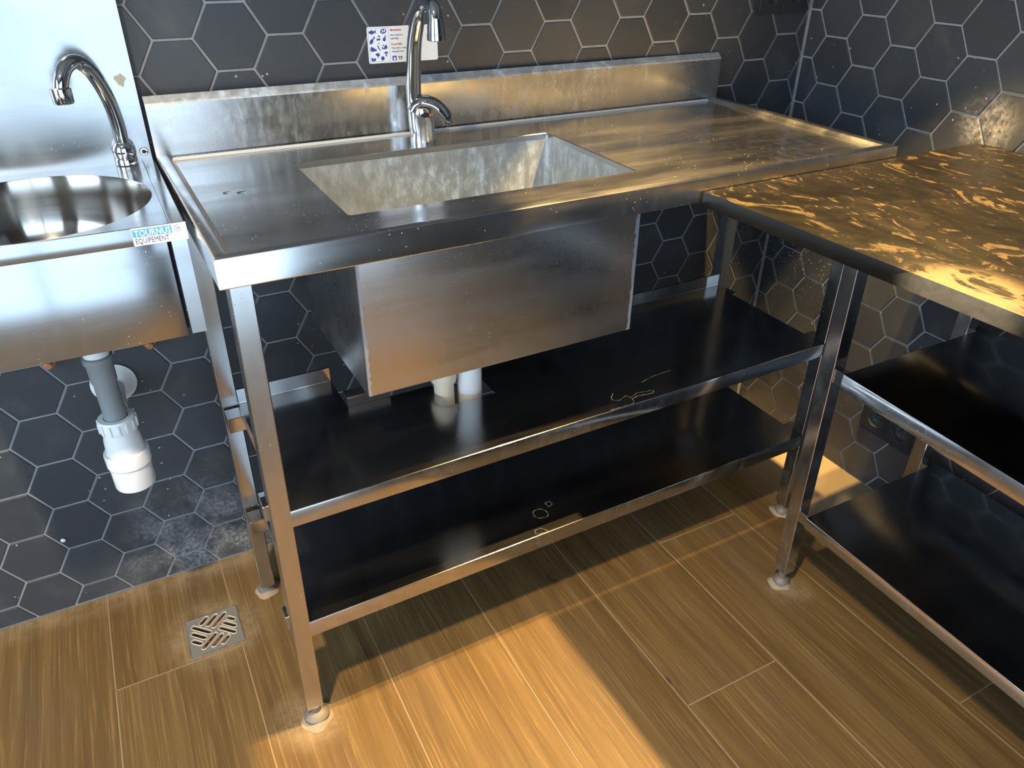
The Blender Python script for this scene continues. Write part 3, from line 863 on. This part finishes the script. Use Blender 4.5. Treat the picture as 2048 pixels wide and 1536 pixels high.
# ------------------------------------------------------------------ hand basin on the left
BC = Vector((-0.973, -0.02, 0.735))
basin = tag(empty('hand_basin', BC), 'wall hung stainless hand basin with round bowl and tall splash plate', 'basin')
def B3(x, y, z): return (x - BC.x, y - BC.y, z - BC.z)
bx0, bx1, byf, byb, bz = -1.158, -0.7885, -0.378, -0.020, 0.897
cxb, cyb, rb = -0.968, -0.2115, 0.1565
bm = bmesh.new()
circ = [(cxb + rb * math.cos(2 * PI * k / 64), cyb + rb * math.sin(2 * PI * k / 64)) for k in range(64)]
holed(bm, [(bx0 + .018, byf + .0035), (bx1 - .018, byf + .0035), (bx1 - .018, byb), (bx0 + .018, byb)], [circ], bz - 0.0015, 0.0008)
box(bm, (bx1 - .0175, byf + .002, bz - .004), (bx1, byb, bz), 0.0008, 1)
box(bm, (bx0, byf + .002, bz - .004), (bx0 + .0175, byb, bz), 0.0008, 1)
for v in bm.verts: v.co = Vector(B3(*v.co))
obj('deck', bm, MAT['steel_top'], basin)
bm = bmesh.new()
box(bm, (bx0, byf, 0.8735), (bx1, byf + 0.004, bz + 0.0004), 0.0015, 2)
for v in bm.verts: v.co = Vector(B3(*v.co))
obj('front_lip', bm, MAT['steel_front'], basin, 40)
bm = bmesh.new()
pr = [(rb, bz - 0.0016), (rb - 0.001, bz - 0.004), (rb - 0.002, bz - 0.03), (rb - 0.008, bz - 0.07), (rb - 0.022, bz - 0.105), (rb - 0.05, bz - 0.13), (rb - 0.09, bz - 0.143), (0.022, bz - 0.148), (0.0, bz - 0.148)]
lathe(bm, [(max(r, 0.0004), z) for r, z in pr], (cxb, cyb, 0), 64, cap0=False)
for v in bm.verts: v.co = Vector(B3(*v.co))
obj('bowl', bm, MAT['steel_basin'], basin, 60)
bm = bmesh.new()
box(bm, (bx0 + 0.020, byf + 0.003, 0.735), (-0.8138, byf + 0.006, 0.874), 0.0012, 2)
for v in bm.verts: v.co = Vector(B3(*v.co))
obj('knee_panel', bm, MAT['steel_front'], basin, 40)
for xo, s in ((-0.7895, -1), (bx0 + .001, 1)):
    bm = bmesh.new()
    pts = [(xo, byb), (xo, byf + 0.0035), (xo + s * 0.0193, byf + 0.0035), (xo + s * 0.0193, byf + 0.0065), (xo + s * 0.002, byf + 0.0065), (xo + s * 0.002, byb)]
    loft(bm, [[B3(x, y, z) for x, y in pts] for z in (0.737, 0.874)], True, True)
    obj('side_panel', bm, MAT['steel_front'], basin)
bm = bmesh.new()
box(bm, (-0.8135, byf + 0.02, 0.74), (-0.8095, byf + 0.024, 0.874))
for v in bm.verts: v.co = Vector(B3(*v.co))
obj('panel_gap', bm, MAT['dark'], basin)
bm = bmesh.new()
box(bm, (bx0, -0.0205, bz - 0.003), (-0.7893, -0.0115, 1.42), 0.001, 1)
for v in bm.verts: v.co = Vector(B3(*v.co))
obj('splash_plate', bm, MAT['steel_front'], basin, 40)
bm = bmesh.new()
lathe(bm, [(0.0068, 0.0), (0.0068, 0.0015), (0.0058, 0.0026), (0.0033, 0.0028), (0.003, 0.0014)], B3(-0.8005, -0.0206, 0.9105), 16, 'Y')
bm = bmesh.new()
bm.faces.new([bm.verts.new(B3(-0.810 + 0.0075 * math.cos(t) * (1 + 0.3 * math.sin(3 * t)), -0.0209, 1.021 + 0.009 * math.sin(t) * (1 + 0.2 * math.cos(5 * t)))) for t in [2 * PI * k / 22 for k in range(22)]])
obj('glue_blotch', bm, MAT['grouty'], basin)
bm = bmesh.new()
lathe(bm, [(0.0068, 0.0), (0.0068, 0.0015), (0.0058, 0.0026), (0.0033, 0.0028), (0.003, 0.0014)], B3(-0.8005, -0.0206, 0.9105), 16, 'Y')
scr = obj('screw', bm, MAT['chrome'], basin, 30)
bm = bmesh.new()
lathe(bm, [(0.0034, 0.0), (0.0032, 0.0004)], B3(-0.8005, -0.0206 - 0.0028, 0.9105), 6, 'Y')
obj('socket', bm, MAT['dark'], scr)
# maker's sticker on the lip
lab = empty('maker_sticker', B3(-0.8530, byf - 0.0002, 0.8742)); lab.parent = basin
lab['label'] = 'white and blue lettered sticker'
lab.scale = (0.855, 1, 1)
def flatxz(name, x0, x1, z0, z1, d, mat, parent):
    bm = bmesh.new()
    bm.faces.new([bm.verts.new(p) for p in ((x0, -d, z0), (x1, -d, z0), (x1, -d, z1), (x0, -d, z1))])
    return obj(name, bm, mat, parent)
bm = bmesh.new(); box(bm, (0.0, -0.0003, 0.0), (0.0772, 0.0002, 0.0232))
obj('backing', bm, MAT['paper'], lab)
flatxz('blue_band', 0.0012, 0.0558, 0.0112, 0.0212, 0.0005, MAT['sky_ink'], lab)
frame2(0.0008, 0.0562, 0.0012, 0.0216, 0.00025, MAT['ink'], lab, 'outline', 0.00055)
text('TOURNUS', 0.0118, MAT['paper'], lab, (0.0034, -0.0007, 0.0121), bold=0.0001, sx=0.93)
text('EQUIPEMENT', 0.0100, MAT['ink'], lab, (0.0026, -0.0007, 0.0028), bold=0.0, sx=0.80)
bm = bmesh.new()
loft(bm, [[(0.0643 + r * math.cos(2 * PI * k / 24), -0.0006, 0.0165 + r * math.sin(2 * PI * k / 24)) for k in range(24)] for r in (0.0044, 0.0038)])
obj('round_emblem', bm, MAT['ink'], lab)
text('NF', 0.0042, MAT['ink'], lab, (0.0617, -0.0007, 0.0150))

# swan neck tap of the basin
b1 = Vector((-0.8295, -0.032, bz))
tap1 = tag(empty('swan_neck_tap', b1), 'chrome swan neck tap standing at the back corner of the round hand basin', 'tap')
bm = bmesh.new()
lathe(bm, [(0.0172, 0.0), (0.0172, 0.008), (0.0160, 0.0095), (0.0165, 0.0115), (0.0176, 0.017), (0.0174, 0.024), (0.0150, 0.030), (0.0115, 0.034)], n=28)
obj('base', bm, MAT['chrome'], tap1, 40)
dd = Vector((-0.147, -0.162, 0)).normalized()
pk = [(0, 0.030), (-0.0005, 0.058), (0.004, 0.090), (0.014, 0.119), (0.031, 0.147), (0.052, 0.160), (0.072, 0.157), (0.087, 0.143), (0.0935, 0.128), (0.0950, 0.122)]
path = catmull([tuple(dd * r + Vector((0, 0, z))) for r, z in pk], 6)
bm = bmesh.new(); tube(bm, path, 0.0103, 24)
obj('neck', bm, MAT['chrome'], tap1, 60)
bm = bmesh.new()
e = path[-1]
lathe(bm, [(0.0115, 0.014), (0.0142, 0.0125), (0.0142, -0.006), (0.0128, -0.0085), (0.011, -0.0075)], (e.x, e.y, e.z - 0.004), 24)
obj('aerator', bm, MAT['chrome'], tap1, 40)

# bottle trap under the basin
tp = Vector((-0.9445, -0.2, 0.40))
trap = tag(empty('bottle_trap', tp), 'white bottle trap on a grey pipe hanging below the hand basin', 'drain trap')
bm = bmesh.new()
lathe(bm, [(0.0315, 0.0), (0.0325, 0.003), (0.0328, 0.043), (0.0352, 0.046), (0.0355, 0.068), (0.0345, 0.0705), (0.0302, 0.071), (0.0285, 0.095), (0.0255, 0.112), (0.0255, 0.120)], n=32)
obj('cup', bm, MAT['white_plastic'], trap, 35)
bm = bmesh.new()
lathe(bm, [(0.0285, 0.112), (0.0290, 0.114), (0.0290, 0.134), (0.0275, 0.137), (0.0190, 0.137), (0.0190, 0.134)], n=32)
for k in range(14):
    a = 2 * PI * k / 14
    box(bm, (-0.0015, 0.0285, 0.115), (0.0015, 0.0306, 0.133), xf=lambda c, a=a: Matrix.Rotation(a, 3, 'Z') @ c)
obj('union_nut', bm, MAT['white_plastic'], trap, 35)
bm = bmesh.new()
lathe(bm, [(0.0175, 0.125), (0.0175, 0.200), (0.0195, 0.206), (0.0200, 0.236), (0.0225, 0.240), (0.0225, 0.250), (0.0190, 0.252)], n=28)
tag(obj('tailpipe', bm, MAT['grey_plastic'], trap, 35), 'grey plastic pipe')
bm = bmesh.new(); lathe(bm, [(0.019, 0.251), (0.019, 0.330)], n=24)
obj('bowl_outlet', bm, MAT['white_plastic'], trap, 35)
bm = bmesh.new()
fc = (0.0, 0.199, 0.095)
lathe(bm, [(0.0390, 0.0), (0.0395, 0.003), (0.0365, 0.0045), (0.031, 0.010), (0.022, 0.017), (0.017, 0.020), (0.0165, 0.10)], fc, 32, 'Y')
obj('wall_rosette', bm, MAT['white_plastic'], trap, 35)
bm = bmesh.new()
tube(bm, catmull([(0.0, 0.11, 0.095), (0.0, 0.06, 0.095), (0.0, 0.025, 0.095)], 4), 0.016, 20)
obj('outlet_pipe', bm, MAT['white_plastic'], trap, 35)

for (x, z, lb) in ((-0.868, 0.568, 'rusty nut under the hand basin, on the side of the table leg'), (-1.033, 0.568, 'rusty nut under the hand basin, on the far side of the grey pipe')):
    r_ = tag(empty('fixing_nut', (x, 0.0, z)), lb, 'nut', 'rusty nuts under the hand basin')
    bm = bmesh.new(); lathe(bm, [(0.013, 0.0), (0.0135, 0.004), (0.0135, 0.014), (0.011, 0.017)], n=6, axis='Y'); obj('nut', bm, MAT['rust'], r_)
    bm = bmesh.new(); lathe(bm, [(0.007, 0.015), (0.007, 0.030), (0.005, 0.032)], n=14, axis='Y'); obj('bolt_end', bm, MAT['rust'], r_, 40)

# ------------------------------------------------------------------ stone worktop and its steel shelf frame
bm = bmesh.new(); box(bm, (-0.355, -0.67, -0.015), (0.345, 0.67, 0.009), 0.0014, 2)
st = tag(obj('stone_worktop', bm, MAT['stone'], None, 40), 'thick black stone worktop with gold veins butting against the sink table', 'worktop')
st.location = (0.3345, -1.180, 0.8635)
st.rotation_euler = (0, 0, 0.0175)
rt = tag(empty('shelf_frame', (0.41, -1.2, 0)), 'steel frame on square legs with two dark shelves carrying the stone worktop', 'shelf frame')
def R3(x, y, z): return (x - 0.41, y + 1.2, z)
leg(rt, (0.2215, -0.635, 0.8480), (0.2372, -0.637), R3, hw=0.0150, foot=(0.232, -0.640), fr=0.0195, zb=0.036)
leg(rt, (0.600, -0.640, 0.8480), (0.602, -0.640), R3, hw=0.0150, foot=(0.602, -0.64), fr=0.0195)
leg(rt, (0.2215, -1.765, 0.8480), (0.2215, -1.765), R3, hw=0.0150, foot=(0.2215, -1.765), fr=0.0195)
leg(rt, (0.600, -1.765, 0.8480), (0.600, -1.765), R3, hw=0.0150, foot=(0.60, -1.765), fr=0.0195)
def shelf_r(zf, x0, lip, ye):
    bm = bmesh.new()
    x1 = 0.612
    y0, y1 = -1.745, ye
    prof = [(x1, -lip), (x1, 0.0), (x0 + 0.002, 0.0), (x0 + 0.0007, -0.0007), (x0, -0.002), (x0, -lip), (x0 + 0.012, -lip), (x0 + 0.012, -lip + 0.004)]
    loft(bm, [[R3(x, y, zf(y) + z) for x, z in prof] for y in (y0, y1)], False, False, closed=False)
    bm.faces.new([bm.verts.new(R3(x, y1, zf(y1) + z)) for x, z in ((x0, -0.002), (x1, 0.0), (x1, -lip), (x0, -lip))])
    box(bm, R3(x0 + 0.004, ye - 0.001, zf(ye) - lip), R3(x0 + 0.020, ye + 0.024, zf(ye) - 0.0004), 0.001, 1)
    box(bm, R3(0.588, ye - 0.001, zf(ye) - lip), R3(x1, ye + 0.022, zf(ye) - 0.0004), 0.001, 1)
    bm.normal_update()
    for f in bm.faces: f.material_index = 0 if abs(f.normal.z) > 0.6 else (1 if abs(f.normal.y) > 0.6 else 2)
    return obj('shelf', bm, [MAT['steel_shelf'], MAT['steel_lip'], MAT['steel_lip']], rt, 30)
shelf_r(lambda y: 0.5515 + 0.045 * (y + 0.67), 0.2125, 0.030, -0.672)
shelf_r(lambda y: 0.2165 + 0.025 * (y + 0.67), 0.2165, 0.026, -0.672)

# ------------------------------------------------------------------ double wall sockets
def socket(name, label, to_world):
    root = tag(empty(name), label, 'socket', 'black double sockets on the tiled walls')
    root.matrix_world = to_world
    rr = 0.0205
    bm = bmesh.new()
    cs = [[(c + rr * math.cos(2 * PI * k / 28), rr * math.sin(2 * PI * k / 28)) for k in range(28)] for c in (-0.0355, 0.0355)]
    # plate lies in local XY, facing +Z
    holed(bm, [(x, y) for x, y, _ in rrect(-0.076, 0.076, -0.0405, 0.0405, 0, 0.004, 3)], cs, 0.010, 0.010)
    for sx in (-0.0355, 0.0355): pass
    obj('frame', bm, MAT['black_plastic'], root)
    for c in (-0.0355, 0.0355):
        bm = bmesh.new()
        for q in ((-1, -1), (1, -1), (1, 1), (-1, 1)): pass
        loft(bm, [[(c + x * s, y * s, h) for x, y, _ in rrect(-0.033, 0.033, -0.033, 0.033, 0, 0.003, 3)] for s, h in ((1, 0.0100), (0.985, 0.0116))], False, False)
        cc = [(c + rr * math.cos(2 * PI * k / 28), rr * math.sin(2 * PI * k / 28)) for k in range(28)]
        sq = [(c + x * 0.985, y * 0.985) for x, y, _ in rrect(-0.033, 0.033, -0.033, 0.033, 0, 0.003, 3)]
        holed(bm, sq, [cc], 0.0116, 0.0012)
        ins = obj('cover', bm, MAT['black_plastic'], root)
        bm = bmesh.new()
        lathe(bm, [(rr + 0.0008, 0.0120), (rr - 0.0004, 0.0122), (rr - 0.0010, 0.0110), (rr - 0.0012, 0.0005), (0.0005, 0.0005)], (c, 0, 0), 28, cap0=False)
        obj('recess', bm, MAT['socket_cup'], ins, 40)
        bm = bmesh.new()
        for s in (-1, 1): lathe(bm, [(0.0026, 0.0006), (0.0026, 0.0010)], (c + s * 0.0095, 0, 0), 10)
        lathe(bm, [(0.0022, 0.0006), (0.0022, 0.0085), (0.0012, 0.0098)], (c, 0.0115, 0), 12)
        obj('pin', bm, MAT['chrome'], ins, 40)
    return root
MAT['socket_cup'] = plain('glossy_black_plastic', (0.05, 0.055, 0.06), 0.18)
mb = Matrix(((1, 0, 0), (0, 0, -1), (0, 1, 0))).to_4x4(); mb.translation = Vector((0.589, -0.0005, 1.107))
socket('wall_socket', 'black double socket on the back wall, above the end of the backsplash', mb)
# right wall: local x runs towards the camera (-y), local z faces -x
dx_ = Vector((-RY, -1, 0)).normalized(); dz_ = Vector((-1, RY, 0)).normalized(); dy_ = Vector((0, 0, 1))
mr = Matrix((dx_, dy_, dz_)).transposed().to_4x4(); mr.translation = Vector((XC - RY * 0.505 - 0.0005, -0.505, 0.196))
socket('wall_socket', 'black double socket low on the wall under the stone worktop', mr)

# crumbs of plaster
for (x, z, r, lb) in ((-1.113, 0.176, 0.0048, 'white plaster crumb stuck to the tiles left of the floor drain'),):
    bm = bmesh.new()
    bmesh.ops.create_icosphere(bm, subdivisions=2, radius=r)
    for v in bm.verts: v.co *= random.uniform(0.8, 1.1); v.co.y *= 0.6
    o = tag(obj('plaster_crumb', bm, MAT['white_plastic'], None, 60), lb, 'crumb')
    o.location = (x, -0.0028, z)
